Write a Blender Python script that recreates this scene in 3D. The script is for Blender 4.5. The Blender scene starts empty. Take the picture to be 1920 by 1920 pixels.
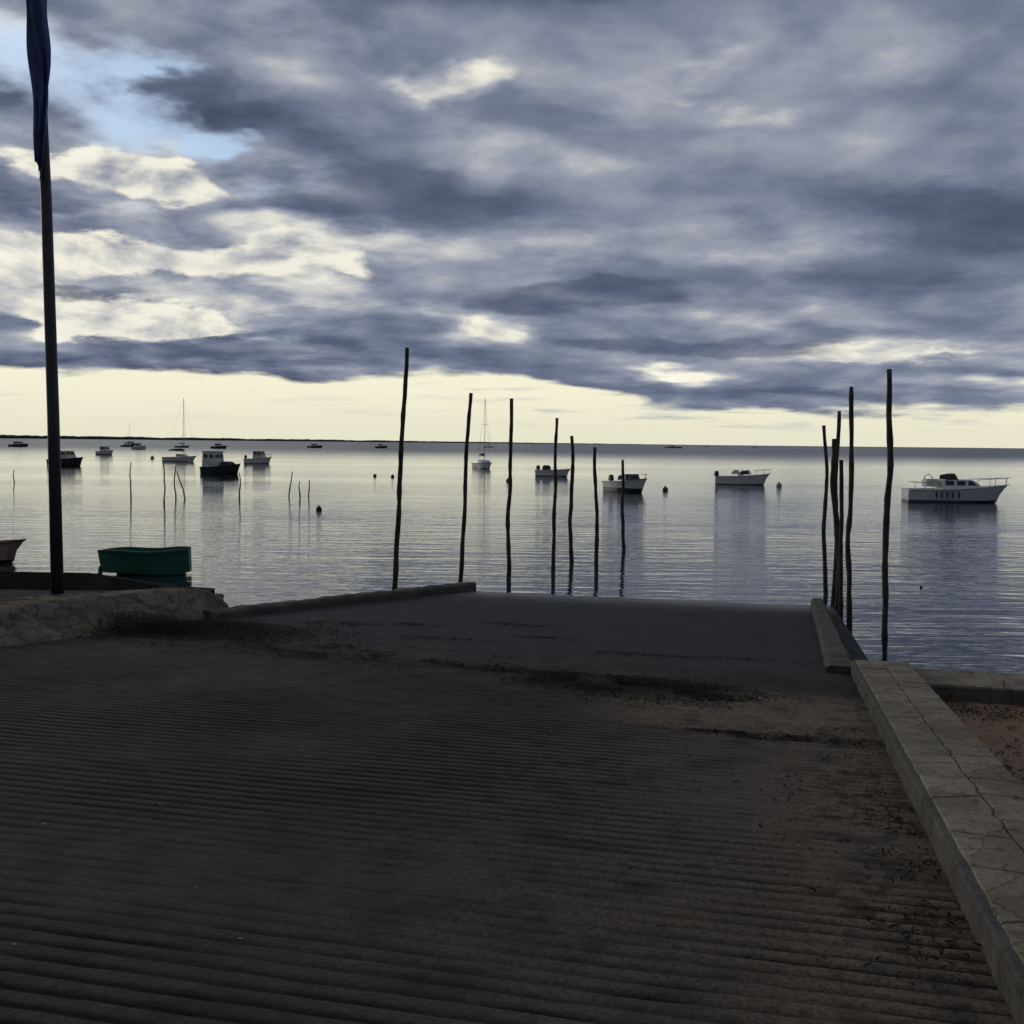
import bpy, math, random
from mathutils import Vector, Matrix, noise as mn
random.seed(7)
sc=bpy.context.scene
sc.view_settings.view_transform='Standard'; sc.view_settings.look='None'; sc.view_settings.exposure=0
RAD=math.radians
# ---------------------------------------------------------------- camera
cam=bpy.data.cameras.new("camera"); co=bpy.data.objects.new("camera",cam); sc.collection.objects.link(co)
cam.angle=RAD(50); cam.clip_end=30000; cam.clip_start=.05
co.matrix_world=Matrix.Translation((0,0,3.2))@Matrix.Rotation(RAD(90-3.61),4,'X')@Matrix.Rotation(RAD(.6),4,'Z')
sc.camera=co
def lin(c):
    r=[]
    for v in c:
        v/=255.; r.append(v/12.92 if v<=.04045 else ((v+.055)/1.055)**2.4)
    return (*r,1)
# ---------------------------------------------------------------- node helper
class NT:
    def __init__(s,nt): s.nt=nt; nt.nodes.clear()
    def nd(s,t,**k):
        n=s.nt.nodes.new(t)
        for a,b in k.items(): setattr(n,a,b)
        return n
    def st(s,k,v):
        if isinstance(v,bpy.types.NodeSocket): s.nt.links.new(v,k)
        elif v is not None: k.default_value=v
    def m(s,op,a,b=None,c=None,clamp=False):
        n=s.nd('ShaderNodeMath',operation=op,use_clamp=clamp)
        s.st(n.inputs[0],a); s.st(n.inputs[1],b); s.st(n.inputs[2],c); return n.outputs[0]
    def comb(s,x,y,z):
        n=s.nd('ShaderNodeCombineXYZ'); s.st(n.inputs[0],x);s.st(n.inputs[1],y);s.st(n.inputs[2],z); return n.outputs[0]
    def noise(s,vec,scale,detail=3,rough=.55,dist=0):
        n=s.nd('ShaderNodeTexNoise'); s.st(n.inputs['Vector'],vec); n.inputs['Scale'].default_value=scale
        n.inputs['Detail'].default_value=detail; n.inputs['Roughness'].default_value=rough; n.inputs['Distortion'].default_value=dist; return n
    def fac(s,*a,**k): return s.noise(*a,**k).outputs['Fac']
    def smooth(s,v,a,b,o0=0,o1=1):
        n=s.nd('ShaderNodeMapRange',interpolation_type='SMOOTHSTEP'); s.st(n.inputs[0],v)
        for i,x in zip((1,2,3,4),(a,b,o0,o1)): s.st(n.inputs[i],x)
        return n.outputs[0]
    def blob(s,loc,az,el,ra,re):
        mp=s.nd('ShaderNodeMapping'); s.nt.links.new(loc,mp.inputs[0])
        mp.inputs['Location'].default_value=(-az/ra,-el/re,0); mp.inputs['Scale'].default_value=(1/ra,1/re,0)
        g=s.nd('ShaderNodeTexGradient',gradient_type='SPHERICAL'); s.nt.links.new(mp.outputs[0],g.inputs[0])
        return s.smooth(g.outputs['Fac'],0,1)
    def blobs(s,loc,lst,acc=0.0):
        for (a,e,ra,re,wt) in lst: acc=s.m('MULTIPLY_ADD',s.blob(loc,a,e,ra,re),wt,acc)
        return acc
    def mix(s,f,a,b,bt='MIX'):
        n=s.nd('ShaderNodeMix',data_type='RGBA',blend_type=bt); s.st(n.inputs[0],f); s.st(n.inputs[6],a); s.st(n.inputs[7],b); return n.outputs[2]
    def scale(s,vec,sc,rot=0):
        mp=s.nd('ShaderNodeMapping'); s.nt.links.new(vec,mp.inputs[0]); mp.inputs['Scale'].default_value=sc; mp.inputs['Rotation'].default_value=(0,0,rot); return mp.outputs[0]
    def sep(s,v):
        n=s.nd('ShaderNodeSeparateXYZ'); s.nt.links.new(v,n.inputs[0]); return n.outputs
    def out(s,col,rough=.8,h=None,bd=.01,metal=0,spec=.5,ior=1.45,world=False,**kw):
        b=s.nd('ShaderNodeBsdfPrincipled'); s.st(b.inputs['Base Color'],col); s.st(b.inputs['Roughness'],rough)
        b.inputs['Metallic'].default_value=metal; b.inputs['IOR'].default_value=ior; b.inputs['Specular IOR Level'].default_value=spec
        for k,v in kw.items(): s.st(b.inputs[k],v)
        if h is not None:
            bm=s.nd('ShaderNodeBump'); bm.inputs['Strength'].default_value=1; bm.inputs['Distance'].default_value=bd; s.st(bm.inputs['Height'],h)
            s.nt.links.new(bm.outputs[0],b.inputs['Normal'])
        o=s.nd('ShaderNodeOutputMaterial'); s.nt.links.new(b.outputs[0],o.inputs[0])
def newmat(name):
    mt=bpy.data.materials.new(name); mt.use_nodes=True; t=NT(mt.node_tree)
    c=t.nd('ShaderNodeTexCoord'); return mt,t,c
# ---------------------------------------------------------------- world
w=bpy.data.worlds.new("World"); sc.world=w; w.use_nodes=True
try: w.cycles.sampling_method='NONE'
except Exception: pass
T=NT(w.node_tree); m=T.m
tc=T.nd('ShaderNodeTexCoord'); x,y,z=T.sep(tc.outputs['Generated'])
az=m('MULTIPLY',m('ARCTAN2',x,y),57.2958); el=m('MULTIPLY',m('ARCSINE',z),57.2958)
zc=m('ADD',m('MAXIMUM',z,0.0),.16)
P=T.comb(m('DIVIDE',x,zc),m('DIVIDE',y,zc),0.0)
wn=T.noise(P,2.1,5,.55); ws=T.nd('ShaderNodeSeparateColor'); w.node_tree.links.new(wn.outputs['Color'],ws.inputs[0])
amp=m('MULTIPLY_ADD',m('MAXIMUM',el,0.0),.38,1.2)
waz=m('MULTIPLY',m('SUBTRACT',ws.outputs[0],.5),m('MULTIPLY_ADD',amp,2.2,5.0))
wel=m('MULTIPLY',m('SUBTRACT',ws.outputs[1],.5),amp)
loc=T.comb(m('ADD',az,waz),m('ADD',el,wel),0.0)
BR=[(-19.5,13.0,8,2.6,.4),(-25,7.5,9,4.2,.3),(-13,9.4,10,2.2,.35),(-24,21,6,4,.55),(-1.8,5.9,5,1.5,.5),(-4.5,17,3.0,1.1,.42),(8,18.2,5,.9,.26),(12,16.6,5,.9,.22),(2,17.3,9,1.1,.16),(-6,10.2,14,1.4,.28),(7,9.7,13,1.1,.24),(8.4,3.5,3,.7,.55),(18.5,4.6,9,.9,.42),(24,3.1,6,.8,.4),(-19,5.8,10,1.4,.35),(14,14.4,11,2.4,.14),(19,19.5,9,3,.24),(-12,7.4,8,1.3,.3),(1,14.4,10,1.3,.14),(15,6.4,9,.7,.26)]
BD=[(-7,12.0,10,1.8,-.24),(-13,4.3,17,1.1,-.28),(22,11,11,3.0,-.28),(18,8.0,11,1.3,-.16),(0,21.5,17,3.0,-.2),(-17,17,4,3.0,-.24),(-24,11,4,1.3,-.2),(-20.5,9.4,5,1.1,-.15),(12,2.7,10,.7,-.2),(-23,7.0,4,.7,-.15)]
n1=T.fac(P,1.8,6,.54,dist=.1)
P2=T.nd('ShaderNodeVectorMath',operation='ADD'); w.node_tree.links.new(P,P2.inputs[0]); P2.inputs[1].default_value=(-.09,.09,0)
n2=T.fac(P2.outputs[0],1.8,6,.54,dist=.1)
rel=m('SUBTRACT',n2,n1)
n3=ws.outputs[2]
left=T.smooth(az,-1,-13)
br=T.blobs(loc,BR)
acc=m('MULTIPLY_ADD',br,T.smooth(n3,.34,.62,.5,1.2),.45)
acc=T.blobs(loc,BD,acc)
acc=m('MULTIPLY_ADD',m('SUBTRACT',n1,.5),-.40,acc)
acc=m('MULTIPLY_ADD',rel,m('MULTIPLY_ADD',left,.8,.7),acc)
def ramp(t,fac,st):
    cr=t.nd('ShaderNodeValToRGB'); t.st(cr.inputs[0],fac); E=cr.color_ramp.elements
    E[0].position=st[0][0];E[0].color=lin(st[0][1]);E[1].position=st[-1][0];E[1].color=lin(st[-1][1])
    for p,c in st[1:-1]:
        e=E.new(p); e.color=lin(c)
    return cr.outputs[0]
GREY=[(0.0,(66,77,100)),(.2,(88,98,121)),(.4,(117,125,146)),(.6,(155,161,174)),(.8,(208,208,204)),(1.0,(252,246,228))]
basec=ramp(T,acc,GREY)
blue=m('ADD',T.blob(loc,-22.5,17.3,8,5.2),m('MULTIPLY',T.blob(loc,-16,14.9,3.0,1.3),.7))
blue=m('MULTIPLY_ADD',m('SUBTRACT',n1,.5),-2.4,blue)
bm_=m('MULTIPLY',T.smooth(blue,.18,.72,0,.9),T.smooth(az,-8,-14))
sky=T.nd('ShaderNodeTexSky',sky_type='NISHITA'); sky.sun_disc=False; sky.sun_elevation=RAD(14); sky.sun_rotation=RAD(-50)
skc=T.mix(.22,T.mix(1,sky.outputs[0],(.088,.106,.134,1),'MULTIPLY'),lin((222,232,240)))
c=T.mix(bm_,basec,skc)
nc=T.fac(T.comb(m('MULTIPLY',az,.15),m('MULTIPLY',el,.30),0.0),1,7,.55,dist=.3)
nc2=T.fac(T.comb(m('MULTIPLY_ADD',az,.15,-.10),m('MULTIPLY_ADD',el,.30,.16),0.0),1,7,.55,dist=.3)
cu=T.blobs(loc,[(-20,12.7,10,3.0,1.0),(-25,7.8,10,3.6,.9),(-14,8.8,12,2.1,.8),(-23.5,21.5,5,2.4,.7),(-2,5.9,5,1.6,.6),(-19,5.7,10,1.4,.7),(8.4,3.5,3,.8,.7),(19,4.5,8,.9,.65)])
d=m('MULTIPLY_ADD',m('SUBTRACT',nc,.5),2.1,cu)
cm=m('MULTIPLY',T.smooth(d,.38,.62,0,.9),T.smooth(cu,.03,.25))
lit=m('ADD',m('MULTIPLY_ADD',m('SUBTRACT',nc,nc2),2.8,.57),T.smooth(d,.42,1.0,.16,-.08))
cucol=ramp(T,lit,[(0.15,(120,127,147)),(.36,(162,166,176)),(.56,(208,207,203)),(.74,(245,240,224)),(1.0,(255,250,234))])
c=T.mix(cm,c,cucol)
nb=T.fac(T.comb(m('MULTIPLY',az,.05),m('MULTIPLY',el,.34),0.0),1,6,.54,dist=.15)
dk=T.blobs(loc,[(4,7.3,12,1.5,1.0),(10,5.0,16,1.2,1.0),(-14,4.4,17,1.1,1.0),(23,11,11,3.2,.9),(-6,12.4,10,2.2,.8),(1,21.5,18,3.2,.75),(-23.5,10.3,6,.7,.6),(-17.5,17.5,4,3,.7),(-19,9.2,5,.6,.5),(-21,6.7,7,.5,.55),(14,2.7,9,.6,.7),(16,8.6,13,1.0,.7),(10,13.5,18,4.5,.42)])
dd=m('MULTIPLY_ADD',m('SUBTRACT',nb,.5),1.4,dk)
dcol=ramp(T,m('MULTIPLY_ADD',m('SUBTRACT',n1,.5),-1.3,m('MULTIPLY_ADD',rel,1.2,.48)),[(0.1,(66,77,102)),(.5,(90,99,121)),(.9,(130,135,152))])
c=T.mix(m('MULTIPLY',T.smooth(dd,.30,.74,0,.84),T.smooth(dk,.0,.2)),c,dcol)
edge=T.smooth(az,1,11,3.35,1.8)
el2=m('ADD',el,m('MULTIPLY',m('SUBTRACT',n1,.5),2.8))
sm=T.smooth(m('SUBTRACT',el2,edge),-.30,.22,1,0)
strip=T.mix(T.smooth(el,0,3.5),lin((231,228,204)),lin((246,242,215)))
thin=T.fac(T.comb(m('MULTIPLY',az,.16),m('MULTIPLY',el,1.7),0.0),1,4,.55)
strip=T.mix(m('MULTIPLY',T.smooth(thin,.50,.66),m('MULTIPLY',T.smooth(az,-9,9,.15,.85),T.smooth(el,.5,1.5))),strip,lin((170,177,183)))
c=T.mix(sm,c,strip)
c=T.mix(T.smooth(y,-.3,.5),lin((100,104,114)),c)
bg=T.nd('ShaderNodeBackground'); T.st(bg.inputs[0],c); bg.inputs[1].default_value=1
o=T.nd('ShaderNodeOutputWorld'); w.node_tree.links.new(bg.outputs[0],o.inputs[0])
sl=bpy.data.lights.new("sun",'SUN'); sl.energy=.6; sl.angle=RAD(15); sl.color=(1,.87,.68)
so=bpy.data.objects.new("sun",sl); sc.collection.objects.link(so)
sd=Vector((math.sin(RAD(-50))*math.cos(RAD(14)),math.cos(RAD(-50))*math.cos(RAD(14)),math.sin(RAD(14))))
so.rotation_euler=sd.to_track_quat('Z','Y').to_euler()
# ---------------------------------------------------------------- materials
def simple(name,col,rough=.6,var=.25,scale=3,bump=0,metal=0,spec=.5):
    mt,t,c=newmat(name); n=t.fac(c.outputs['Object'],scale,5,.6)
    d=(col[0]*(1-var),col[1]*(1-var),col[2]*(1-var),1); b=(min(1,col[0]*(1+var*.6)),min(1,col[1]*(1+var*.6)),min(1,col[2]*(1+var*.6)),1)
    t.out(t.mix(t.smooth(n,.3,.7),d,b),rough,h=t.fac(c.outputs['Object'],scale*8,4,.6) if bump else None,bd=bump,metal=metal,spec=spec); return mt
def ramp_mat():
    mt,t,c=newmat("grooved_concrete"); uv=c.outputs['UV']; ob=c.outputs['Object']; q,s,_=t.sep(uv)
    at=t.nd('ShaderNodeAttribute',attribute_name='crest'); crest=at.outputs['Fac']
    big=t.fac(ob,.55,5,.6); mid=t.fac(ob,3.1,6,.65); fine=t.fac(ob,45,6,.75); med=t.fac(ob,14,5,.7)
    base=t.mix(t.smooth(big,.35,.65),(.023,.0225,.0235,1),(.041,.038,.035,1))
    base=t.mix(t.smooth(fine,.35,.65,.0,.55),base,(.014,.0135,.013,1))
    base=t.mix(t.m('MULTIPLY',t.smooth(s,11.5,9),t.smooth(med,.52,.66,0,.4)),base,(.078,.070,.058,1))
    crest_hilite=t.m('MULTIPLY',t.smooth(crest,.50,.80),t.smooth(big,.3,.6,.4,1))
    base=t.mix(t.m('MULTIPLY',t.m('MULTIPLY',crest_hilite,t.smooth(mid,.34,.6,.1,.8)),t.smooth(fine,.36,.58,.1,.9)),base,(.092,.083,.069,1))  # worn pale crests, plus a rib-edge highlight put into the colour
    low=t.smooth(s,11.2,13.5)
    base=t.mix(low,base,t.mix(t.smooth(mid,.3,.7),(.028,.030,.034,1),(.048,.049,.052,1)))
    jq=t.m('MULTIPLY_ADD',t.m('SUBTRACT',mid,.5),1.8,q); js=t.m('MULTIPLY_ADD',t.m('SUBTRACT',mid,.5),-1.4,s)
    side=t.m('MULTIPLY',t.smooth(jq,.3,1.7,1,0),t.smooth(s,10.9,9.6))
    lobe=t.blob(t.comb(jq,t.m('MULTIPLY_ADD',t.m('SUBTRACT',big,.5),1.6,s),0.0),.9,9.2,2.4,1.9)
    veil=t.m('MULTIPLY',t.smooth(t.m('MULTIPLY_ADD',t.m('SUBTRACT',big,.5),4,q),.3,3.6,.36,0),t.smooth(s,10.6,9.4))
    sand=t.m('MAXIMUM',t.m('MULTIPLY',side,.6),t.m('MAXIMUM',t.smooth(lobe,.03,.75,0,.75),veil))
    sand=t.m('MULTIPLY',sand,t.m('MULTIPLY',t.smooth(mid,.30,.56,.25,1),t.smooth(fine,.3,.55,.45,1)))
    base=t.mix(sand,base,t.mix(t.smooth(fine,.35,.65),(.18,.135,.09,1),(.31,.245,.165,1)))
    base=t.mix(t.smooth(crest,.6,.05,0,.9),base,(.008,.008,.008,1))  # shade inside the grooves painted in as near-black
    stn=None
    for (a,b,ra,rb) in [(9.0,12.5,2.6,1.3),(6.9,11.5,2.6,.6),(4.6,10.9,2.4,.5),(2.3,10.3,1.9,.85),(.9,8.2,1.0,.2),(8.2,13.4,1.7,.8)]:
        k=t.blob(t.comb(jq,js,0.0),a,b,ra,rb); stn=k if stn is None else t.m('MAXIMUM',stn,k)
    wallst=t.m('MULTIPLY',t.blob(t.comb(q,s,0.0),.1,5.5,.9,5.0),t.smooth(mid,.50,.64,0,.7))
    stn=t.m('MAXIMUM',t.m('MULTIPLY',stn,t.smooth(mid,.38,.58,.25,1)),wallst)
    stn=t.m('MULTIPLY',t.smooth(stn,.06,.45),t.smooth(fine,.3,.55,.5,1))
    base=t.mix(t.m('MULTIPLY',stn,.8),base,t.mix(t.smooth(q,6,8.5),(.036,.025,.016,1),(.018,.0125,.009,1)))
    rough=t.smooth(s,19,22.4,.9,.35)
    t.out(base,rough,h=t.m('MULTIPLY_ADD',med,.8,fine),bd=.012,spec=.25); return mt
def stone_mat(name,a,b,scale=1,joint=None,crack=None):
    mt,t,c=newmat(name); ob=c.outputs['Object']
    n=t.fac(ob,2.2*scale,6,.65); f=t.fac(ob,30*scale,6,.75); g_=t.fac(ob,7*scale,5,.7)
    col=t.mix(t.smooth(n,.3,.7),(*a,1),(*b,1))
    col=t.mix(t.smooth(f,.35,.7,.0,.5),col,(a[0]*.5,a[1]*.5,a[2]*.5,1)); h=t.m('MULTIPLY_ADD',g_,1.5,f)
    col=t.mix(t.smooth(g_,.53,.68,0,.65),col,(a[0]*.4,a[1]*.39,a[2]*.36,1))
    for jj,wd,mode in ((joint,.06,0),(crack,.014,1)):
        if not jj: continue
        wv=t.nd('ShaderNodeVectorMath',operation='ADD'); t.st(wv.inputs[0],ob)
        sc_=t.nd('ShaderNodeVectorMath',operation='SCALE'); t.st(sc_.inputs[0],t.noise(ob,2.5,5).outputs['Color']); sc_.inputs['Scale'].default_value=.5; t.st(wv.inputs[1],sc_.outputs[0])
        v=t.nd('ShaderNodeTexVoronoi',feature='DISTANCE_TO_EDGE'); t.st(v.inputs['Vector'],wv.outputs[0]); v.inputs['Scale'].default_value=jj
        v2=t.nd('ShaderNodeTexVoronoi'); t.st(v2.inputs['Vector'],wv.outputs[0]); v2.inputs['Scale'].default_value=jj
        bw=t.nd('ShaderNodeSeparateColor'); t.st(bw.inputs[0],v2.outputs['Color'])
        col=t.mix(t.smooth(bw.outputs[0],0,1,.0,.5 if mode==0 else .4),col,(a[0]*.45,a[1]*.42,a[2]*.4,1))
        j=t.smooth(v.outputs['Distance'],.0,wd); j2=t.m('MAXIMUM',j,t.smooth(n,.4,.6,.45,.95)); col=t.mix(j2,(a[0]*.33,a[1]*.31,a[2]*.28,1),col); h=t.m('MULTIPLY_ADD',j,1.6 if mode==0 else 1,h)
    t.out(col,.9,h=h,bd=.010,spec=.25); return mt
M_ramp=ramp_mat()
M_coping=stone_mat("limestone_coping",(.245,.210,.145),(.41,.36,.265),crack=2.9)
M_render=stone_mat("grey_cement_render",(.085,.083,.076),(.16,.15,.13))
M_kerb=stone_mat("weathered_kerb_concrete",(.085,.08,.07),(.155,.143,.118))
M_rubble=stone_mat("rubble_masonry",(.17,.14,.095),(.29,.24,.17),1,joint=3.0)
def sand_mat():
    mt,t,c=newmat("beach_sand"); ob=c.outputs['Object']; n=t.fac(ob,1.8,6,.7); f=t.fac(ob,25,5,.7)
    col=t.mix(t.smooth(f,.3,.7),(.25,.165,.095,1),(.40,.285,.175,1)); col=t.mix(t.smooth(n,.5,.62,0,.75),col,(.065,.036,.019,1))
    t.out(col,.95,h=t.m('ADD',n,f),bd=.02,spec=.2); return mt
M_sand=sand_mat()
def plat_mat():
    mt,t,c=newmat("dark_quay_gravel"); ob=c.outputs['Object']; n=t.fac(ob,1.1,6,.65); f=t.fac(ob,25,5,.7)
    col=t.mix(t.smooth(f,.3,.7),(.022,.021,.021,1),(.045,.042,.038,1)); col=t.mix(t.smooth(n,.5,.7,0,.5),col,(.09,.075,.055,1))
    t.out(col,.95,h=t.m('ADD',n,f),bd=.02,spec=.2); return mt
M_plat=plat_mat()
M_weed=simple("dry_seaweed",(.034,.023,.015),.9,.6,6,spec=.2)
M_glint=simple("pale_glint",(.4,.38,.33),.6,.3,20)  # pale colour that stands in for small glints on the ramp
def water_mat():
    mt,t,c=newmat("calm_bay_water"); ob=c.outputs['Object']; _,wy,_=t.sep(ob)
    a=t.fac(t.scale(ob,(.10,.42,1),.06),1,3,.5); b=t.fac(t.scale(ob,(.45,1.9,1),-.05),1,3,.55); d=t.fac(t.scale(ob,(2.2,6.5,1),.1),1,2,.5)
    patch=t.smooth(t.fac(t.scale(ob,(.012,.05,1),.1),1,3,.5),.38,.62,.4,1)
    am=t.smooth(wy,18,60,.050,.010); bmm=t.smooth(wy,24,75,.050,.014)
    h=t.m('MULTIPLY',a,am); h=t.m('ADD',h,t.m('MULTIPLY',t.m('MULTIPLY',b,patch),bmm)); h=t.m('ADD',h,t.m('MULTIPLY',t.m('MULTIPLY',d,patch),.008))
    t.out((.026,.036,.044,1),t.smooth(wy,110,450,.05,.30),h=h,bd=1.0,ior=1.333); return mt
M_water=water_mat()
M_pole=simple("weathered_pole_wood",(.075,.060,.047),.85,.5,5,bump=.01)
M_flagpole=simple("dark_painted_pole",(.045,.050,.062),.5,.2,2)
M_flag=simple("navy_flag_cloth",(.095,.135,.30),.9,.3,5)
M_far=simple("far_woodland",(.045,.055,.065),.95,.3,.01)  # blue-grey tint carries the distance haze in the base colour
def hullmat(name,top,bot,split,rough=.35):
    mt,t,c=newmat(name); ob=c.outputs['Object']; _,_,z_=t.sep(ob); n=t.fac(ob,4,5,.6)
    tp=t.mix(t.smooth(n,.4,.8,0,.35),(*top,1),(top[0]*.55,top[1]*.55,top[2]*.5,1))
    col=t.mix(t.smooth(t.m('MULTIPLY_ADD',n,.03,z_),split,split+.012),(*bot,1),tp); t.out(col,rough); return mt
M_white=simple("white_gelcoat",(.84,.84,.81),.35,.10,3)
M_cream=simple("cream_gelcoat",(.66,.64,.56),.4,.15,3)
M_dark=simple("dark_plastic",(.03,.03,.033),.4,.3,3)
M_glass=simple("tinted_window_glass",(.03,.04,.05),.08,.2,2)
M_metal=simple("dull_aluminium",(.5,.5,.51),.4,.2,3,metal=.5)
M_wood=simple("varnished_thwart_wood",(.10,.06,.035),.5,.4,6)
M_canvas=simple("dark_canvas",(.05,.055,.075),.85,.3,4)
H_white=hullmat("white_hull",(.84,.84,.82),(.12,.13,.15),.08)
H_grey=hullmat("grey_hull",(.74,.76,.78),(.08,.08,.09),.14)
H_dark=hullmat("dark_hull",(.045,.05,.058),(.02,.02,.02),.1)
H_green=hullmat("green_hull",(.020,.115,.080),(.010,.05,.036),.03,.6)
H_pink=hullmat("faded_beige_hull",(.36,.25,.19),(.05,.04,.035),.08,.6)
M_green=simple("green_paint",(.016,.095,.066),.5,.3,4)
M_buoy={k:simple(k+"_buoy_plastic",v,.5,.3,5) for k,v in {"dark":(.03,.025,.025),"red":(.22,.05,.03),"orange":(.35,.12,.03),"white":(.4,.4,.38)}.items()}
# ---------------------------------------------------------------- mesh helpers
def mk(name,v,f,mat,parent=None,smooth=False,at=None):
    me=bpy.data.meshes.new(name); me.from_pydata([tuple(p) for p in v],[],f); me.materials.append(mat)
    if smooth: me.polygons.foreach_set('use_smooth',[True]*len(me.polygons))
    me.update(); ob=bpy.data.objects.new(name,me); sc.collection.objects.link(ob)
    if parent is not None: ob.parent=parent
    if at is not None: ob.location=at
    return ob
def info(ob,label,cat,group=None):
    ob["label"]=label; ob["category"]=cat
    if group: ob["group"]=group
    return ob
def empty(name,at,yaw=0):
    e=bpy.data.objects.new(name,None); sc.collection.objects.link(e); e.location=at; e.rotation_euler=(0,0,RAD(yaw)); e.empty_display_size=.3; return e
def tube(pts,rad,n=8,V=None,F=None):
    V=[] if V is None else V; F=[] if F is None else F; b=len(V); pts=[Vector(p) for p in pts]
    if not hasattr(rad,'__len__'): rad=[rad]*len(pts)
    for i,p in enumerate(pts):
        t=(pts[min(i+1,len(pts)-1)]-pts[max(i-1,0)]).normalized(); u=t.orthogonal() if abs(t.z)<.9 else t.cross(Vector((0,1,0))); u.normalize(); v_=t.cross(u)
        for k in range(n):
            a=2*math.pi*k/n; V.append(p+(u*math.cos(a)+v_*math.sin(a))*rad[i])
    for i in range(len(pts)-1):
        for k in range(n): F.append((b+i*n+k,b+i*n+(k+1)%n,b+(i+1)*n+(k+1)%n,b+(i+1)*n+k))
    F.append(tuple(b+k for k in range(n))[::-1]); F.append(tuple(b+(len(pts)-1)*n+k for k in range(n))); return V,F
def cbox(x0,x1,y0,y1,z0,z1,ch=.02,V=None,F=None,top=1.0,fr=0,bk=0):
    V=[] if V is None else V; F=[] if F is None else F; b=len(V)
    def ring(z,k,ins):
        a0=x0+bk*k+ins; a1=x1-fr*k-ins; cy=(y0+y1)/2; hy=(y1-y0)/2*(1-(1-top)*k)-ins; c_=ch
        for (X,Y) in [(a0+c_,cy-hy),(a1-c_,cy-hy),(a1,cy-hy+c_),(a1,cy+hy-c_),(a1-c_,cy+hy),(a0+c_,cy+hy),(a0,cy+hy-c_),(a0,cy-hy+c_)]: V.append(Vector((X,Y,z)))
    ring(z0,0,0); ring(z1-ch,1-ch/max(z1-z0,.01),0); ring(z1,1,ch)
    for r in range(2):
        for k in range(8): F.append((b+r*8+k,b+r*8+(k+1)%8,b+(r+1)*8+(k+1)%8,b+(r+1)*8+k))
    F.append(tuple(b+16+k for k in range(8))); F.append(tuple(b+k for k in range(8))[::-1]); return V,F
# ---------------------------------------------------------------- ramp frame
R0=Vector((.80,0,0)); AX=Vector((.238,.971,0)); LX=Vector((-.971,.238,0))
def rz(s): return 1.5866-.0706*s
def PQ(q,s,dz=0):
    p=R0+AX*s+LX*q; return Vector((p.x,p.y,rz(s)+dz))
K0=Vector((-4.45,16.0)); K1=Vector((-.95,23.4)); KD=(K1-K0).normalized()
def kerbside(p): d=Vector((p.x,p.y))-K0; return KD.x*d.y-KD.y*d.x
qs=[-.3+.11*i for i in range(128)]+[16,20,30]
ss=[-30,-15,-6,-1,2.0]+[2.01+.0118*i for i in range(910)]
while ss[-1]<25.5: ss.append(ss[-1]+.08)
V=[];UV=[];CR=[]
for s in ss:
    for q in qs:
        if 2<s<12.7 and q<15:
            wob=mn.noise(Vector((q*.2,s*.2,3)))*.015+mn.noise(Vector((q*2.5,s*3,9)))*.005+mn.noise(Vector((q*8,s*14,2)))*.006
            ph=(s+wob)/.112; fr_=ph-math.floor(ph)
            rib=min(1,max(0,abs(fr_-.5)*2*2.6-.25))
            wear=.68+.8*mn.noise(Vector((q*.6,s*.6,1)))+.45*mn.noise(Vector((q*3,s*5,4)))
            wear=max(.1,min(1,wear)); fade=1-max(0,min(1,(s-9.0)/3.2))
        else: rib=1;wear=0;fade=0
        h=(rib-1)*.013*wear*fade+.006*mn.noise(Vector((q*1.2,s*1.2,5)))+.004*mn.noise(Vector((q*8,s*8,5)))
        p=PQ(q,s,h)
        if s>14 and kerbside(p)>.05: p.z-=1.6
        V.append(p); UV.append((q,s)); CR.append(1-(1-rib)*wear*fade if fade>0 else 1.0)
nq=len(qs); F=[(i*nq+j+1,i*nq+j,(i+1)*nq+j,(i+1)*nq+j+1) for i in range(len(ss)-1) for j in range(nq-1)]
ramp_=mk("ramp",V,F,M_ramp,smooth=True); me=ramp_.data; ramp_["kind"]="structure"
if me.polygons[len(F)//2].normal.z<0: me.flip_normals()
uvl=me.uv_layers.new(name="UVMap"); li=[0]*len(me.loops); me.loops.foreach_get('vertex_index',li)
uvl.data.foreach_set('uv',[c for i in li for c in UV[i]])
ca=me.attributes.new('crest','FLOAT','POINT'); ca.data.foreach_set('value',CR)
# ---------------------------------------------------------------- water, far shore
water=mk("water",[(-9000,-300,0),(9000,-300,0),(9000,16000,0),(-9000,16000,0)],[(0,1,2,3)],M_water); water["kind"]="structure"
def shore(name,x0,x1,D0,D1,h0,h1,n=240):
    V=[];F=[]
    for i in range(n+1):
        t=i/n; X=x0+(x1-x0)*t; Dd=D0+(D1-D0)*t; h=(h0+(h1-h0)*t)*(1+.35*mn.noise(Vector((X*.012,0,1)))+.25*mn.noise(Vector((X*.06,0,2))))
        V+= [(X,Dd,-.2),(X,Dd+5,h*.75),(X,Dd+30,h),(X,Dd+200,-.2)]
    for i in range(n):
        for k in range(3): F.append((i*4+k,i*4+4+k,i*4+5+k,i*4+1+k))
    o_=mk(name,V,F,M_far); o_["kind"]="structure"
shore("hills",-2300,150,2600,5200,13,4.5); shore("hills",100,1700,5200,8000,4.5,.3)
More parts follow.
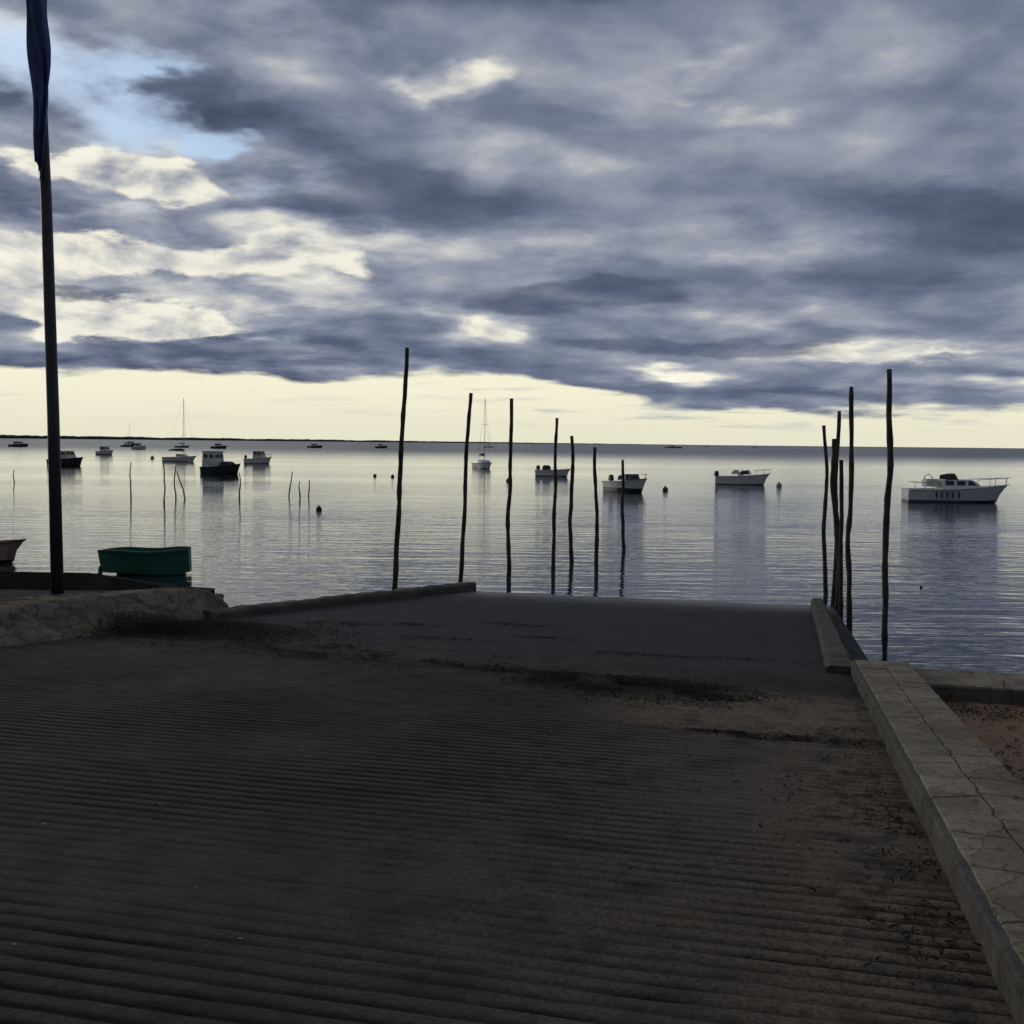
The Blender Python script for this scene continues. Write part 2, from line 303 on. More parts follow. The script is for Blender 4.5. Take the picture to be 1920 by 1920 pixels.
# ---------------------------------------------------------------- left quay ground and embankment
TE=[(-13,2.0,1.55),(-9.6,8.5,1.3),(-7.6,12.0,1.15),(-6.57,14.0,1.1),(-5.7,15.4,1.02),(-4.95,17.0,.86),(-4.75,17.5,.80)]
def plz(x_): return 1.1 if x_<-7 else 1.1+(x_+7)*(-.28/2.2)
V=[];F=[];nx=10
for i,(a,b,c_) in enumerate(TE):
    for k in range(nx):
        t=k/(nx-1); X=a-.05+(-60-a)*t**2.2; V.append((X,b+(mn.noise(Vector((X,b,2)))*.05),c_-.03+.03*mn.noise(Vector((X,b,0)))))
for k in range(nx):
    X=V[(len(TE)-1)*nx+k][0]; V.append((X,17.65+.12*mn.noise(Vector((X*1.3,1,0))),(.8 if k==0 else plz(X)-.05)))
for k in range(nx): X=V[(len(TE)-1)*nx+k][0]; V.append((X,17.8,-.8))
for i in range(len(TE)+1):
    for k in range(nx-1): F.append((i*nx+k,i*nx+nx+k,i*nx+nx+k+1,i*nx+k+1))
g=mk("ground",V,F,M_plat); g["kind"]="structure"
BE=[(-8.1,2.0),(-6.8,7.0),(-5.66,12.05),(-5.05,13.6),(-4.45,15.9),(-4.32,16.5),(-4.36,17.0),(-4.6,17.6)]
TEx=[(-9.6,2.0,1.5),(-8.5,8.0,1.3),(-6.9,13.1,1.13),(-6.35,14.4,1.08),(-5.2,16.3,.95),(-4.85,16.8,.86),(-4.75,17.2,.74),(-4.8,17.75,.60)]
def interp(pts,t):
    f_=t*(len(pts)-1); i=min(int(f_),len(pts)-2); k=f_-i; return [pts[i][j]*(1-k)+pts[i+1][j]*k for j in range(len(pts[0]))]
V=[];F=[];nu=420;nv=36
for i in range(nu+1):
    b=interp(BE,i/nu); t_=interp(TEx,i/nu); zb=1.6-.0706*(.238*b[0]+.971*b[1])
    for k in range(nv+1):
        v_=k/nv; X=b[0]+(t_[0]-b[0])*v_; Y=b[1]+(t_[1]-b[1])*v_; prof=min(1,v_*1.9)**.75
        Z=zb-.08+(t_[2]+.03-zb+.08)*prof
        p=Vector((X,Y,Z)); cell=mn.cell(p*3.6+Vector((mn.noise(p*3),mn.noise(p*3+Vector((5,5,5))),0))*.7)
        n_=mn.noise(p*1.6)*.05+mn.noise(p*6)*.024+cell*.016+mn.noise(p*15)*.009
        V.append((X+n_,Y+n_*.4,Z+n_*.7*(1 if v_<.97 else 0)))
for i in range(nu):
    for k in range(nv): a=i*(nv+1)+k; F.append((a,a+nv+1,a+nv+2,a+1))
emb=mk("stone_embankment",V,F,M_rubble,smooth=True)
info(emb,"low mortared stone embankment edging the boat ramp","stone wall")
def beam(name,p0,p1,w0,w1,h0,h1,mat,n=60,side=1):
    p0=Vector(p0);p1=Vector(p1);d=(p1-p0); dn=Vector((d.x,d.y,0)).normalized(); l=Vector((-dn.y,dn.x,0))*side; V=[];F=[]
    for i in range(n+1):
        t=i/n; c_=p0+d*t; w_=w0+(w1-w0)*t; hh=h0+(h1-h0)*t; j=lambda a:mn.noise(Vector((c_.x*3+a,c_.y*3,a)))*.026
        for (a,b) in [(0,-.9),(0+j(1),hh-.04),(.04,hh+j(2)),(w_-.04,hh+j(3)),(w_+j(4),hh-.04),(w_,-.9)]: V.append(c_+l*a+Vector((0,0,b)))
    for i in range(n):
        for k in range(5): F.append((i*6+k,i*6+6+k,i*6+7+k,i*6+1+k))
    F.append((0,1,2,3,4,5)); F.append(tuple(n*6+k for k in range(5,-1,-1)))
    return mk(name,V,F,mat)
kb=beam("kerb",(-4.36,15.9,.57),(-.75,23.75,0.0),.30,.28,.13,.16,M_kerb); info(kb,"low weathered concrete kerb running down into the water","kerb","kerbs edging the ramp")
kb2=beam("kerb",(PQ(.25,12.2)),(PQ(.15,22.5)),.31,.24,.09,.16,M_kerb,side=-1); info(kb2,"pale concrete kerb beside the lower ramp","kerb","kerbs edging the ramp")
# ---------------------------------------------------------------- right stone wall
def wall_piece(name,o_,ax,out,L,W,topf,mat,botz=-1.0,n=160):
    V=[];F=[]
    for i in range(n+1):
        p=o_+ax*(L*i/n); tz=topf(L*i/n)-.010
        for (a,b) in [(.01,botz),(.008,tz-.012),(.018,tz),(W-.018,tz),(W-.01,tz-.012),(W-.01,botz)]:
            q_=p+out*(a+.012*mn.noise(Vector((i*.45,a*9,b*3)))); V.append((q_.x,q_.y,b))
    for i in range(n):
        for k in range(5): F.append((i*6+k,i*6+6+k,i*6+7+k,i*6+1+k))
    F.append((0,1,2,3,4,5)); F.append(tuple(n*6+k for k in range(5,-1,-1))); return mk(name,V,F,mat)
def slabs(name,o_,ax,out,L,topf,parent,rows,seed):
    rnd=random.Random(seed); V=[];F=[]
    for ri,(u0,u1,step,skw) in enumerate(rows):
        sa=sb=0; am0=.008 if ri==0 else .018; am1=.008 if ri==len(rows)-1 else .018
        while sa<L-.02:
            e=sa+step*rnd.uniform(.5,1.5); ea=e; eb=e+rnd.uniform(-skw,skw)
            if L-e<.25: ea=eb=L
            g_=.004; top=rnd.uniform(-.004,.004); nn=max(2,int((ea-sa)/.05)); b=len(V)
            def edgepts(ins,dz):
                P_=[]
                for (A0,A1,u,rv) in ((sa,ea,u0+g_+ins,0),(sb,eb,u1-g_-ins,1)):
                    pts=[]
                    for i in range(nn+1):
                        a=A0+g_+ins+(A1-A0-2*g_-2*ins)*i/nn; uu=u+mn.noise(Vector((a*6,(u1 if rv else u0)*7,4)))*(am1 if rv else am0)
                        p=o_+ax*a+out*uu; pts.append(Vector((p.x,p.y,topf(a)+dz+mn.noise(Vector((a*3,uu*3,seed)))*.007)))
                    P_+=pts if not rv else pts[::-1]
                return P_
            for ins,dz in [(0,-.07),(0,top-.008),(.008,top)]: V.extend(edgepts(ins,dz))
            k_=2*(nn+1)
            for rr in range(2):
                for k in range(k_): F.append((b+rr*k_+k,b+rr*k_+(k+1)%k_,b+(rr+1)*k_+(k+1)%k_,b+(rr+1)*k_+k))
            for k in range(nn): F.append((b+2*k_+k,b+2*k_+k+1,b+2*k_+k_-2-k,b+2*k_+k_-1-k))
            sa,sb=ea,eb
    return mk(name,V,F,M_coping,parent)
RT=-LX
sw=wall_piece("stone_wall",PQ(0,-4),AX,RT,16.25,.62,lambda a:rz(a-4)+.15,M_render); info(sw,"low wall beside the ramp capped with worn limestone slabs","stone wall")
slabs("coping",PQ(0,-4),AX,RT,16.25,lambda a:rz(a-4)+.15,sw,[(.05,.33,.62,.14),(.33,.61,.5,.14)],3)
c0=PQ(-.63,11.35); c0.z=0
sea=wall_piece("sea_wall",Vector(c0),RT,AX,14,.85,lambda a:.83,M_render); info(sea,"low sea wall with pale stone top enclosing a sandy corner","sea wall")
slabs("coping",Vector(c0),RT,AX,14,lambda a:.83,sea,[(.02,.45,.7,.15),(.45,.83,.6,.15)],5)
V=[];F=[];n=40
def bz(q,s): return .68+.04*mn.noise(Vector((q*1.5,s*1.5,0)))+max(0,(9-s))*.04
for i in range(n+1):
    for k in range(n+1):
        q=-.55-14*(k/n)**1.5; s=-4+15.5*i/n; p=PQ(q,s); V.append((p.x,p.y,bz(q,s)))
for i in range(n):
    for k in range(n): a=i*(n+1)+k; F.append((a,a+1,a+n+2,a+n+1))
bs=mk("beach",V,F,M_sand,smooth=True); bs["kind"]="structure"
# ---------------------------------------------------------------- seaweed
V=[];F=[]; rnd=random.Random(11)
def strand(p,L_,w_,h_):
    a=rnd.uniform(0,6.28); b=len(V); d=Vector((math.cos(a),math.sin(a),0)); bend=rnd.uniform(-1.2,1.2)
    for i in range(4):
        t=i/3; dd=Matrix.Rotation(bend*t,3,'Z')@d; c_=p+dd*L_*(t-.5)+Vector((0,0,h_*math.sin(math.pi*t)+.004)); l=Vector((-dd.y,dd.x,rnd.uniform(-.6,.6)))*w_*(1-.5*abs(t-.5))
        V.append(c_-l); V.append(c_+l)
    for i in range(3): F.append((b+2*i,b+2*i+1,b+2*i+3,b+2*i+2))
for (q,s,rq,rs,n,hh,thr) in [(9.0,12.5,.75,.45,9000,.24,-.4),(8.0,12.9,.9,.5,6000,.12,-.2),(7.0,11.7,1.1,.3,2200,.04,.02),(5.4,11.1,1.0,.2,1500,.03,.06),(4.1,10.9,.8,.2,1300,.03,.06),(2.7,10.45,.5,.26,2400,.06,-.05),(1.9,10.15,.42,.34,3800,.09,-.12),(1.2,9.9,.35,.2,700,.04,.02),(.9,8.2,.42,.05,600,.02,-.1),(.1,6.0,.22,2.0,1100,.02,.16),(6.9,14.4,.35,.2,450,.03,-.2),(6.1,14.9,.25,.1,250,.02,-.3),(4.6,15.6,.35,.12,250,.02,-.2),(2.4,12.8,.35,.06,200,.02,-.3),(1.1,12.9,.3,.06,160,.02,-.3),(3.8,14.0,.2,.1,160,.02,-.2),(5.0,13.3,.5,.1,260,.02,0),(5.5,12.0,1.5,.3,300,.01,.05),(.8,6.5,.5,1.8,150,.006,.0)]:
    for i in range(n):
        a=rnd.gauss(q,rq); b=rnd.gauss(s,rs)
        if a<.01: a=abs(a)+.01
        if mn.noise(Vector((a*1.8,b*3.0,0)))+.35*mn.noise(Vector((a*7,b*9,1)))<thr and rnd.random()<.9: continue
        fall=math.exp(-((a-q)/rq)**2*.5-((b-s)/rs)**2*.5)
        strand(PQ(a,b,rnd.random()*hh*fall),rnd.uniform(.02,.07),rnd.uniform(.002,.007),rnd.random()*.012)
for i in range(900):
    q=-.75-abs(rnd.gauss(0,1.2)); s=rnd.choice([rnd.gauss(10.9,.2),rnd.gauss(9.0,.5)])
    if s>11.25: continue
    p=PQ(q,s); p.z=bz(q,s)+.01; strand(p,rnd.uniform(.03,.10),rnd.uniform(.003,.007),rnd.random()*.02)
sw_=mk("seaweed",V,F,M_weed); sw_["kind"]="stuff"; info(sw_,"dark dried seaweed washed up across the ramp","seaweed")
V=[];F=[]
for i in range(40):
    q=rnd.uniform(.1,8); s=max(2.4,rnd.uniform(2.5,11)*rnd.uniform(.6,1)); r=rnd.uniform(.002,.006); p=PQ(q,s,.004); b=len(V)
    a=rnd.random()*3; V+= [p+Vector((r*1.6*math.cos(a+k*1.257),r*1.1*math.sin(a+k*1.257),0)) for k in range(5)]+[p+Vector((0,0,r))]
    F+= [(b+k,b+(k+1)%5,b+5) for k in range(5)]
sh=mk("glint_specks",V,F,M_glint); sh["kind"]="stuff"; info(sh,"tiny pale specks added as glints over the ramp","glints")  # small pale cones added to imitate glints on the concrete
# ---------------------------------------------------------------- mooring poles
def pole(b,t,r0,r1,seed,wob,label,grp,name):
    rnd=random.Random(seed); b=Vector(b);t=Vector(t); pts=[];rad=[];n=30; z0=-1.0
    o1=rnd.random()*50
    for i in range(n+1):
        k=i/n; z_=z0+(t.z-z0)*k; u=(z_-b.z)/(t.z-b.z); c_=b+(t-b)*u
        fall=math.sin(math.pi*max(0,min(1,u)))+.15
        kn=abs(mn.noise(Vector((o1,z_*.9,11))))
        c_=c_+Vector((mn.noise(Vector((o1,z_*.55,0)))*wob*1.3*fall+mn.noise(Vector((o1,z_*1.7,7)))*wob*.4+kn*wob*.6,mn.noise(Vector((z_*.8,o1,3)))*wob*fall,0)); c_.z=z_
        pts.append(c_-b); rad.append((r0+(r1-r0)*max(0,u))*(1+.30*mn.noise(Vector((o1,z_*5,1)))))
    V,F=tube(pts,rad,9); o_=mk(name,V,F,M_pole,smooth=True,at=b); return info(o_,label,"pole",grp)
PL=[((-2.52,23.57,0),(-2.27,23.57,5.20),.060,.044),((-1.15,24.67,0),(-.955,24.67,4.30),.053,.040),((-.07,25.74,0),(-.05,25.74,4.23),.053,.042),((1.03,27.2,0),(1.09,27.2,3.82),.050,.040),((1.61,29.4,0),(1.56,29.4,3.40),.060,.046),((2.38,30.8,0),(2.31,30.8,3.10),.062,.046),((3.37,32.9,0),(3.28,32.9,2.73),.055,.042),
((5.76,16.73,0),(5.69,16.73,4.37),.048,.042),((6.06,19.5,0),(5.95,19.5,4.25),.048,.040),((6.77,23.5,0),(6.63,23.5,3.64),.046,.036),((6.48,21.96,0),(6.50,21.96,3.90),.046,.038),((6.24,20.9,0),(6.11,20.9,3.34),.055,.05),((6.02,19.9,0),(5.96,19.9,2.95),.046,.036)]
for i,(b,t,r0,r1) in enumerate(PL): pole(b,t,r0,r1,i+3,.055,"tallest crooked wooden pole standing in the water" if i==0 else "crooked dark wooden pole standing in shallow water","wooden poles beside the ramp","wooden_pole")
for i,(x_,y_,h,l) in enumerate([(-21,60.4,1.9,.0),(-17.2,54.2,2.0,.0),(-18.1,59,1.8,0),(-17.6,59,1.5,-.45),(-14.9,59.9,1.4,0),(-12.9,63.2,1.4,.2),(-11.8,61,.95,0),(-11.9,64,.9,.05),(-35.4,78,.9,0)]):
    pole((x_,y_,0),(x_+l,y_,h),.04,.026,i+40,.09,"thin bent stake sticking out of the calm bay","thin stakes in the bay","wooden_stake")
# ---------------------------------------------------------------- flagpole and flag
V,F=tube([(-6.49,15.6,.9),(-6.51,15.6,3.5),(-6.56,15.6,6.5),(-6.65,15.6,9.24),(-6.69,15.6,10.6)],[.088,.082,.074,.066,.060],16)
V,F=tube([(-6.69,15.6,10.6),(-6.69,15.6,10.68),(-6.69,15.6,10.75)],[.056,.09,.03],12,V,F)
fp=mk("flagpole",V,F,M_flagpole,smooth=True); info(fp,"tall dark metal flagpole on the quay beside the ramp","flagpole")
V=[];F=[];nu=48;nv=80
for j in range(nv+1):
    t=j/nv; z_=10.4-3.36*t; px=-6.685+.11*t*.9
    wd=(.36 if t<.62 else .36-.28*((t-.62)/.38)**1.3)*(.85+.35*mn.noise(Vector((0,z_*1.3,4)))); off=-.13+.08*t
    for i in range(nu+1):
        u=i/nu; fold=math.sin(u*14+z_*1.3+2.2*mn.noise(Vector((u*2,z_*.8,0))))*.05*(.4+u)
        zb=z_-(.30*u*max(0,(t-.85)/.15))*(1+mn.noise(Vector((u*8,3,0))))
        V.append((px+off+wd*u+.015*math.sin(z_*5+u*9),15.6-.14+fold,zb))
for j in range(nv):
    for i in range(nu): a=j*(nu+1)+i; F.append((a,a+1,a+nu+2,a+nu+1))
fl=mk("flag",V,F,M_flag,smooth=True); info(fl,"limp navy flag hanging down against the flagpole","flag")
# ---------------------------------------------------------------- boats
def hull(L,Bm,fs,fb,mat,parent,rake=.35,deck=.62,floor=.12,full=2.2,drop=.18,rnd_=0,sm=False):
    n=26; V=[];F=[]
    for i in range(n+1):
        t=i/n; xs=-L/2+L*t; hb=Bm/2*(.88+.12*math.sin(min(1,t/.5)*math.pi/2))
        if rnd_ and t<.25: hb*=1-rnd_*(1-t/.25)**2
        if t>.42: hb*=max(.02,1-((t-.42)/.58)**full)
        zs=fs+(fb-fs)*t**2+(.02*math.sin(t*9+1) if rnd_ else 0); zk=-drop+(drop+.05)*max(0,(t-.75)/.25)**2; rk=rake*t**4-(rnd_*.35*max(0,1-t/.15) if rnd_ else 0)
        fl=zs-.04 if t>deck else floor
        zb=zk+.12+(zs-zk)*.25*t**3; hbc=hb*(.86-.35*t**2)
        pts=[(xs-rk,0,zk),(xs-rk*.8,hbc,zb),(xs-rk*.25,hb*.97,zs-.07),(xs-rk*.2,hb+.025,zs-.05),(xs,hb+.025,zs),(xs,max(.0,hb-.05),zs),(xs-.02,max(0,hb-.07)*(.9 if fl<zs-.1 else 1),fl),(xs-.02,0,fl+(.02 if t>deck else 0))]
        V+=[Vector((a,b,c_)) for a,b,c_ in pts]+[Vector((a,-b,c_)) for a,b,c_ in pts[1:-1]][::-1]
    k=14
    for i in range(n):
        for j in range(k): F.append((i*k+j,i*k+(j+1)%k,(i+1)*k+(j+1)%k,(i+1)*k+j))
    F.append((0,1,2,3,4,10,11,12,13)); F.append((4,5,6,7,8,9,10)); F.append(tuple(n*k+j for j in range(k)))
    return mk("hull",V,F,mat,parent)
def quad_panel(name,quads,mat,parent,th=.012):
    V=[];F=[]
    for q in quads:
        q=[Vector(a) for a in q]; nrm=(q[1]-q[0]).cross(q[3]-q[0]).normalized(); b=len(V)
        V+= [a+nrm*th for a in q]+[a-nrm*th for a in q]
        F+= [(b,b+1,b+2,b+3),(b+7,b+6,b+5,b+4)]+[(b+i,b+4+i,b+4+(i+1)%4,b+(i+1)%4) for i in range(4)]
    return mk(name,V,F,mat,parent)
def cabin(x0,x1,wd,z0,h,parent,mat,fr=.3,bk=.05,top=.85,nwin=2,roof=True,front=True,a=.45,b=.88,gap=.03):
    V,F=cbox(x0,x1,-wd/2,wd/2,z0,z0+h,.03,top=top,fr=fr,bk=bk); cb=mk("cabin",V,F,mat,parent)
    def yw(k): return wd/2*(1-(1-top)*k)+.006
    z1=z0+h*a; z2=z0+h*b
    for sgn in (-1,1):
        X0=x0+bk+.08; X1=x1-fr*.5-.1; w_=(X1-X0)/nwin; qs_=[]
        for i in range(nwin):
            l=X0+i*w_+gap; r=X0+(i+1)*w_-gap; dr=-fr*.35 if i==nwin-1 else 0
            qs_.append([(l,sgn*yw(a),z1),(r,sgn*yw(a),z1),(r+dr,sgn*yw(b),z2),(l,sgn*yw(b),z2)])
        quad_panel("side_window",qs_,M_glass,cb)
    if front:
        xa=x1-fr*a+.006; xb=x1-fr*b+.006; ya=yw(a)-.10; yb=yw(b)-.10
        quad_panel("windscreen",[[(xa,-ya,z1),(xa,-.03,z1),(xb,-.03,z2),(xb,-yb,z2)],[(xa,.03,z1),(xa,ya,z1),(xb,yb,z2),(xb,.03,z2)]],M_glass,cb)
    if roof:
        V,F=cbox(x0-.12,x1-fr+.14,-wd/2*top-.05,wd/2*top+.05,z0+h+.002,z0+h+.07,.025); mk("roof",V,F,mat,cb)
    return cb
def outboard(x_,zt,parent,s=1.0,mat=None):
    V,F=cbox(x_-.34*s,x_+.06*s,-.15*s,.15*s,zt+.12*s,zt+.52*s,.05*s,top=.8,fr=.03,bk=.08)
    V,F=cbox(x_-.22*s,x_-.02*s,-.06*s,.06*s,-.35,zt+.12*s,.02*s,V,F); V,F=cbox(x_-.06*s,x_+.10*s,-.12*s,.12*s,zt-.15*s,zt+.06*s,.02*s,V,F)
    mk("outboard_motor",V,F,mat or M_dark,parent)
def wind(x_,wd,z0,parent,h=.38):
    y_=wd/2; quad_panel("windscreen",[[(x_,-y_*.8,z0),(x_,y_*.8,z0),(x_-.2,y_*.7,z0+h),(x_-.2,-y_*.7,z0+h)],[(x_-.75,-y_,z0),(x_-.02,-y_*.82,z0),(x_-.22,-y_*.72,z0+h),(x_-.72,-y_*.92,z0+h*.7)],[(x_-.75,y_,z0),(x_-.02,y_*.82,z0),(x_-.22,y_*.72,z0+h),(x_-.72,y_*.92,z0+h*.7)]],M_glass,parent,.01)
def rail(L,Bm,z0,parent,x0=.0,h=.4):
    V=[];F=[]; pts=[]
    for i in range(17):
        a=-1+2*i/16; t=1-abs(a)**1.6; X=x0+(L/2+.05-x0)*t; hb=Bm/2*max(.05,(1-max(0,(X/L+.5-.42)/.58)**2.2))-.05; pts.append(Vector((X,hb*(1 if a>0 else -1)*(min(1,abs(a)*5)),z0+h+.12*t)))
    V,F=tube(pts,.018,6,V,F)
    for i in (0,3,6,10,13,16): p=pts[i]; V,F=tube([(p.x-.03,p.y,z0-.1),p],.015,5,V,F)
    mk("railing",V,F,M_metal,parent)
def thwarts(xs,wd,z_,parent,mat=None):
    for x_ in xs:
        V,F=cbox(x_-.13,x_+.13,-wd/2,wd/2,z_-.03,z_,.01); mk("seat",V,F,mat or M_wood,parent)
def console(x_,z0,parent,mat):
    V,F=cbox(x_-.25,x_+.3,-.3,.3,z0,z0+.75,.04,top=.85,fr=.15); c_=mk("steering_console",V,F,mat,parent)
    quad_panel("windscreen",[[(x_+.16,-.26,z0+.74),(x_+.16,.26,z0+.74),(x_+.02,.2,z0+1.05),(x_+.02,-.2,z0+1.05)]],M_glass,c_,.008)
G="small boats moored in the bay"
e=empty("dinghy",(-8.72,25.9,0),188); info(e,"small dark green rowing dinghy floating beside the quay","dinghy")
hull(2.12,1.0,.60,.58,H_green,e,rake=.42,deck=.99,floor=.06,full=3.0,drop=.10,rnd_=.4); thwarts([-.45,.25],.85,.42,e,M_green)
outboard(1.02,.02,e,.35)
def boat(at,yaw,label,kind,L,Bm,fs,fb,hm,cat="boat",name="motorboat",**k):
    e=empty(name,(*at,0),yaw); info(e,label,cat,G); hull(L,Bm,fs,fb,hm,e,**k); return e
e=empty("dinghy",(-13.9,28.2,0),-8); info(e,"faded beige wooden dinghy moored beside the quay","dinghy")
hull(3.0,1.3,.42,.62,H_pink,e,rake=.35,deck=.85,floor=.08,drop=.12); thwarts([-.8,.1],1.1,.34,e)
e=boat((26.1,64.4),-6,"grey and white cabin cruiser with low cabin and bow rail","c",5.9,2.1,.74,1.06,H_grey,rake=.7,deck=.36,floor=.3)
cabin(-1.1,1.45,1.55,.74,.58,e,M_white,fr=.75,bk=.1,top=.8,nwin=3,roof=False,gap=.08); wind(-.1,1.4,1.31,e,.36); rail(5.9,2.1,.98,e,.9,.35)
V,F=tube([(-1.6,-.9,.7),(-1.65,-.85,1.45),(-1.65,0,1.62),(-1.65,.85,1.45),(-1.6,.9,.7)],.035,6); mk("arch",V,F,M_metal,e); thwarts([-1.9],1.5,.62,e,M_cream)
V,F=cbox(-1.9,-1.1,-.6,.6,.9,1.34,.08,top=.8); mk("folded_canopy",V,F,M_cream,e)
V,F=tube([(-2.6,-.85,.74),(-2.6,-.85,1.15),(-2.0,-.9,1.15),(-1.6,-.9,1.1)],.02,5); V,F=tube([(-2.6,-.85,1.15),(-2.6,.85,1.15),(-1.6,.9,1.1)],.02,5,V,F); mk("stern_rail",V,F,M_metal,e)
for fx in (-1.45,-1.15,-.85,-.55,-.2): 
    V,F=tube([(fx,-1.10,.68),(fx,-1.12,.58),(fx,-1.13,.33),(fx,-1.12,.24)],[.02,.045,.045,.02],8); mk("fender",V,F,M_dark,e)
e=boat((18.8,89.2),-22,"white open motorboat with console and low windscreen","o",4.3,1.8,.66,.95,H_white,rake=.5,deck=.55,floor=.2)
console(-.2,.2,e,M_white); wind(.55,1.3,.84,e,.35); outboard(-2.1,.55,e); thwarts([-1.2],1.4,.5,e,M_white); rail(4.3,1.8,.88,e,1.0,.28)
V,F=cbox(-1.0,-.3,-.5,.5,.85,1.20,.08,top=.7,fr=.2,bk=.2); mk("boat_cover",V,F,M_cream,e)
e=boat((7.87,74.2),-62,"white runabout with dark lower hull and windscreen","o",4.2,1.8,.64,.95,hullmat("two_tone_hull",(.78,.79,.79),(.05,.05,.055),.26),rake=.5,deck=.5,floor=.2)
wind(.5,1.5,.78,e,.4); outboard(-2.05,.55,e); thwarts([-.9,-.2],1.4,.5,e,M_cream); rail(4.2,1.8,.85,e,1.0,.28)
e=boat((4.1,106.5),-35,"small white open boat with outboard motor","o",3.7,1.6,.58,.78,H_white,rake=.4,deck=.6,floor=.2)
outboard(-1.8,.5,e); thwarts([-.8,.1],1.3,.45,e)
V,F=cbox(-1.3,-.6,-.4,.4,.45,1.05,.1,top=.6); mk("canvas_cover",V,F,M_canvas,e)
def sailboat(at,yaw,L,H,label,hm,name="sailboat"):
    e=boat(at,yaw,label,"s",L,L*.32,.62,.85,hm,cat="sailboat",name=name,rake=.6,deck=.35,floor=.25)
    cabin(-.6,L*.22,L*.2,.68,.38,e,M_white,fr=.5,top=.8,nwin=3,roof=False,front=False)
    V,F=tube([(L*.1,0,.6),(L*.1,0,H)],[.045,.03],8); V,F=tube([(L*.1,-.35,H*.62),(L*.1,.35,H*.62)],.02,5,V,F); mk("mast",V,F,M_metal,e)
    V,F=tube([(L*.1,0,1.5),(-L*.38,0,1.55)],.05,6); mk("boom",V,F,M_metal,e)
    V,F=tube([(L*.08,0,1.62),(0,0,1.72),(-L*.15,0,1.70),(-L*.36,0,1.63)],[.12,.16,.14,.06],8); mk("furled_sail",V,F,M_canvas,e)
    V=[];F=[]
    for p,q_ in [((L/2-.1,0,.85),(L*.1,0,H-.1)),((-L/2+.05,0,.62),(L*.1,0,H)),((L*.08,L*.14,.66),(L*.1,.35,H*.62)),((L*.08,-L*.14,.66),(L*.1,-.35,H*.62)),((L*.1,.35,H*.62),(L*.1,0,H)),((L*.1,-.35,H*.62),(L*.1,0,H))]: V,F=tube([p,q_],.008,4,V,F)
    mk("rigging",V,F,M_metal,e); return e
sailboat((-3.6,136),-75,6.0,8.7,"small white sailboat seen end-on with bare mast",H_white)
sailboat((-48,159),-12,5.2,9.1,"white sailboat with tall bare mast at anchor",H_white)
e=boat((-34.6,150),-15,"small white cabin boat with wheelhouse","c",3.9,1.7,.65,.95,H_white,rake=.4,deck=.4,floor=.3); cabin(-.7,.9,1.2,.65,1.0,e,M_cream,fr=.35,a=.6,gap=.08); outboard(-1.9,.6,e); rail(3.9,1.7,.9,e,.8,.3)
e=boat((-27.4,104),-25,"fishing boat with pale wheelhouse and dark hull","c",4.3,1.8,.62,1.0,H_dark,cat="fishing boat",name="fishing_boat",rake=.4,deck=.5,floor=.3)
cabin(-2.0,-.35,1.35,.45,1.6,e,simple("pale_green_paint",(.68,.74,.68),.5),fr=.15,top=.92,nwin=2,a=.64,b=.85,gap=.12)
V,F=tube([(-.2,.3,.6),(-.2,.3,1.5)],.03,6); mk("post",V,F,M_metal,e)
V,F=cbox(-.1,1.3,-.6,.6,.75,1.15,.08,top=.7,fr=.4,bk=.1); mk("deck_cover",V,F,M_canvas,e)
e=boat((-51.8,128),-25,"dark motorboat with low cabin and cockpit cover","c",5.0,2.0,.7,1.05,H_dark,rake=.5,deck=.4,floor=.3); cabin(-1.4,.8,1.5,.7,.95,e,M_cream,fr=.5,a=.6,gap=.08); outboard(-2.45,.6,e)
V,F=cbox(-2.3,-1.45,-.8,.8,.7,1.25,.08,top=.85); mk("cockpit_cover",V,F,M_canvas,e)
e=boat((-79.6,215),-20,"small pale cabin boat at anchor","c",3.8,1.6,.7,1.0,H_grey); cabin(-1.0,.7,1.2,.7,.9,e,M_white,fr=.35)
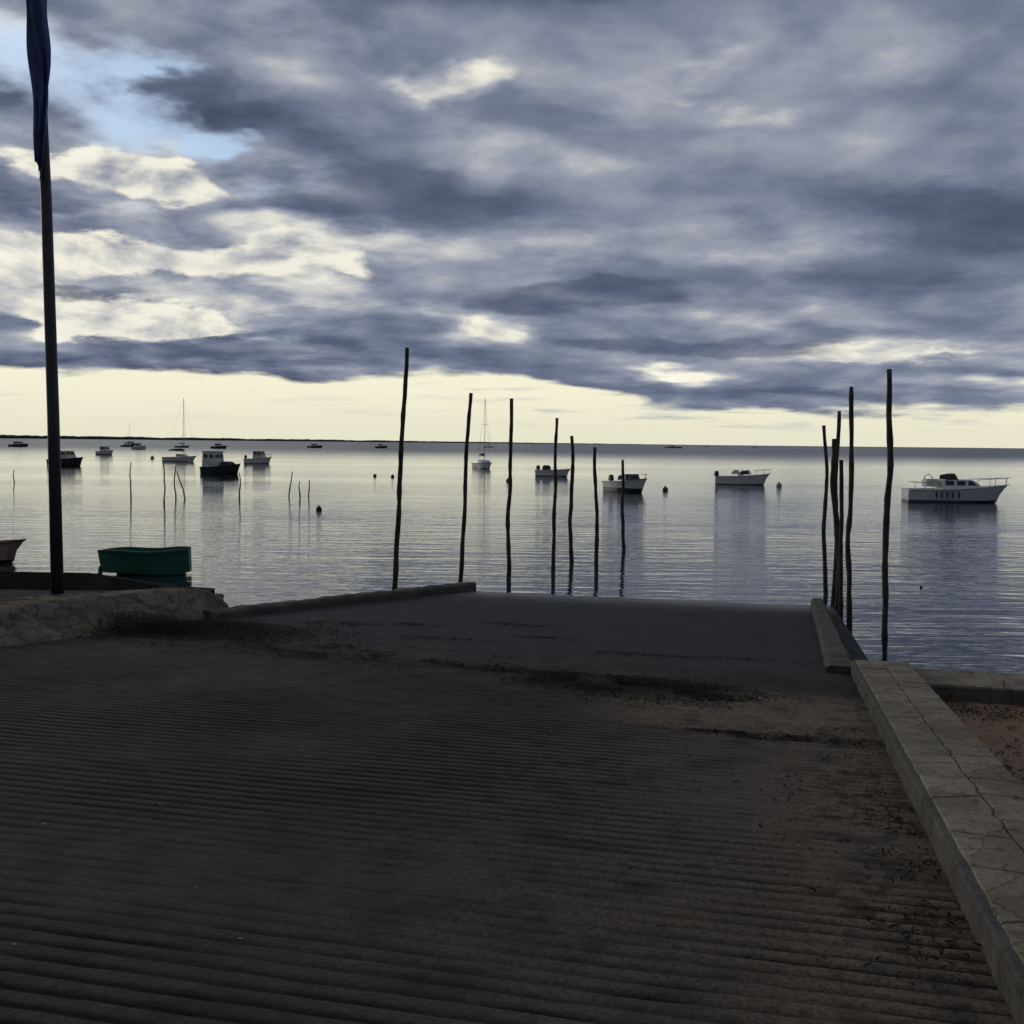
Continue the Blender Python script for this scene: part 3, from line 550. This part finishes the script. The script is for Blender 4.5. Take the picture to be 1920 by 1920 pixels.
for (x_,y_,L,lab) in [(-170.5,380,7.5,"distant dark cabin boat on the bay"),(-112,330,4.8,"distant pale cabin boat on the bay"),(-104,390,6.0,"distant low motorboat on the bay"),(-87,485,7.0,"distant motorboat near the horizon"),(-180,520,7,"distant motorboat near the horizon"),(-62,520,6,"distant motorboat near the horizon"),(146,1000,16,"distant flat work boat near the horizon")]:
    e=boat((x_,y_),-15,lab,"c",L,L*.34,.8,1.2,H_grey if y_<350 else H_dark); cabin(-L*.25,L*.15,L*.24,.8,1.0,e,M_white,fr=.4)
for (x_,y_,L,H) in [(-151,432,6,9),(-126,420,6,6),(-15,700,7,9),(190,1300,9,14),(330,1500,9,15),(300,1700,9,12)]: sailboat((x_,y_),-15,L,H,"distant sailboat with bare mast near the horizon",H_dark if y_<700 else H_white)
# ---------------------------------------------------------------- buoys
def buoy(x_,y_,r,k,label):
    prof=[(0,-.9),(.6,-.75),(.95,-.3),(1,.1),(.85,.55),(.5,.85),(.22,1.0),(.2,1.25),(.0,1.27)]; V=[];F=[];n=14
    for (a,b) in prof:
        for i in range(n): V.append((r*a*math.cos(6.2832*i/n),r*a*math.sin(6.2832*i/n),r*(b+.35)))
    for j in range(len(prof)-1):
        for i in range(n): F.append((j*n+i,j*n+(i+1)%n,j*n+n+(i+1)%n,j*n+n+i))
    V,F=tube([(r*.25*math.cos(a*.5236),0,r*(1.4+.25*math.sin(a*.5236))) for a in range(13)],r*.06,5,V,F)
    info(mk("mooring_buoy",V,F,M_buoy[k],smooth=True,at=(x_,y_,0)),label,"buoy","mooring buoys")
for a in [(-8.9,50.5,.14,"dark","dark mooring buoy with ring on calm water"),(-12.6,100.6,.16,"dark","dark mooring buoy with ring on calm water"),(-10.8,99,.16,"dark","dark mooring buoy with ring on calm water"),(10.6,76,.20,"red","dull red mooring buoy beside a runabout"),(20.9,86,.22,"white","pale mooring buoy beside an open boat"),(-59,180,.30,"orange","orange mooring buoy far out on the bay"),(-.35,90.6,.18,"orange","orange mooring buoy on calm water"),(9.35,24.9,.03,"dark","tiny dark float on calm water"),(-44,150,.22,"white","pale mooring buoy near a sailboat")]: buoy(*a)
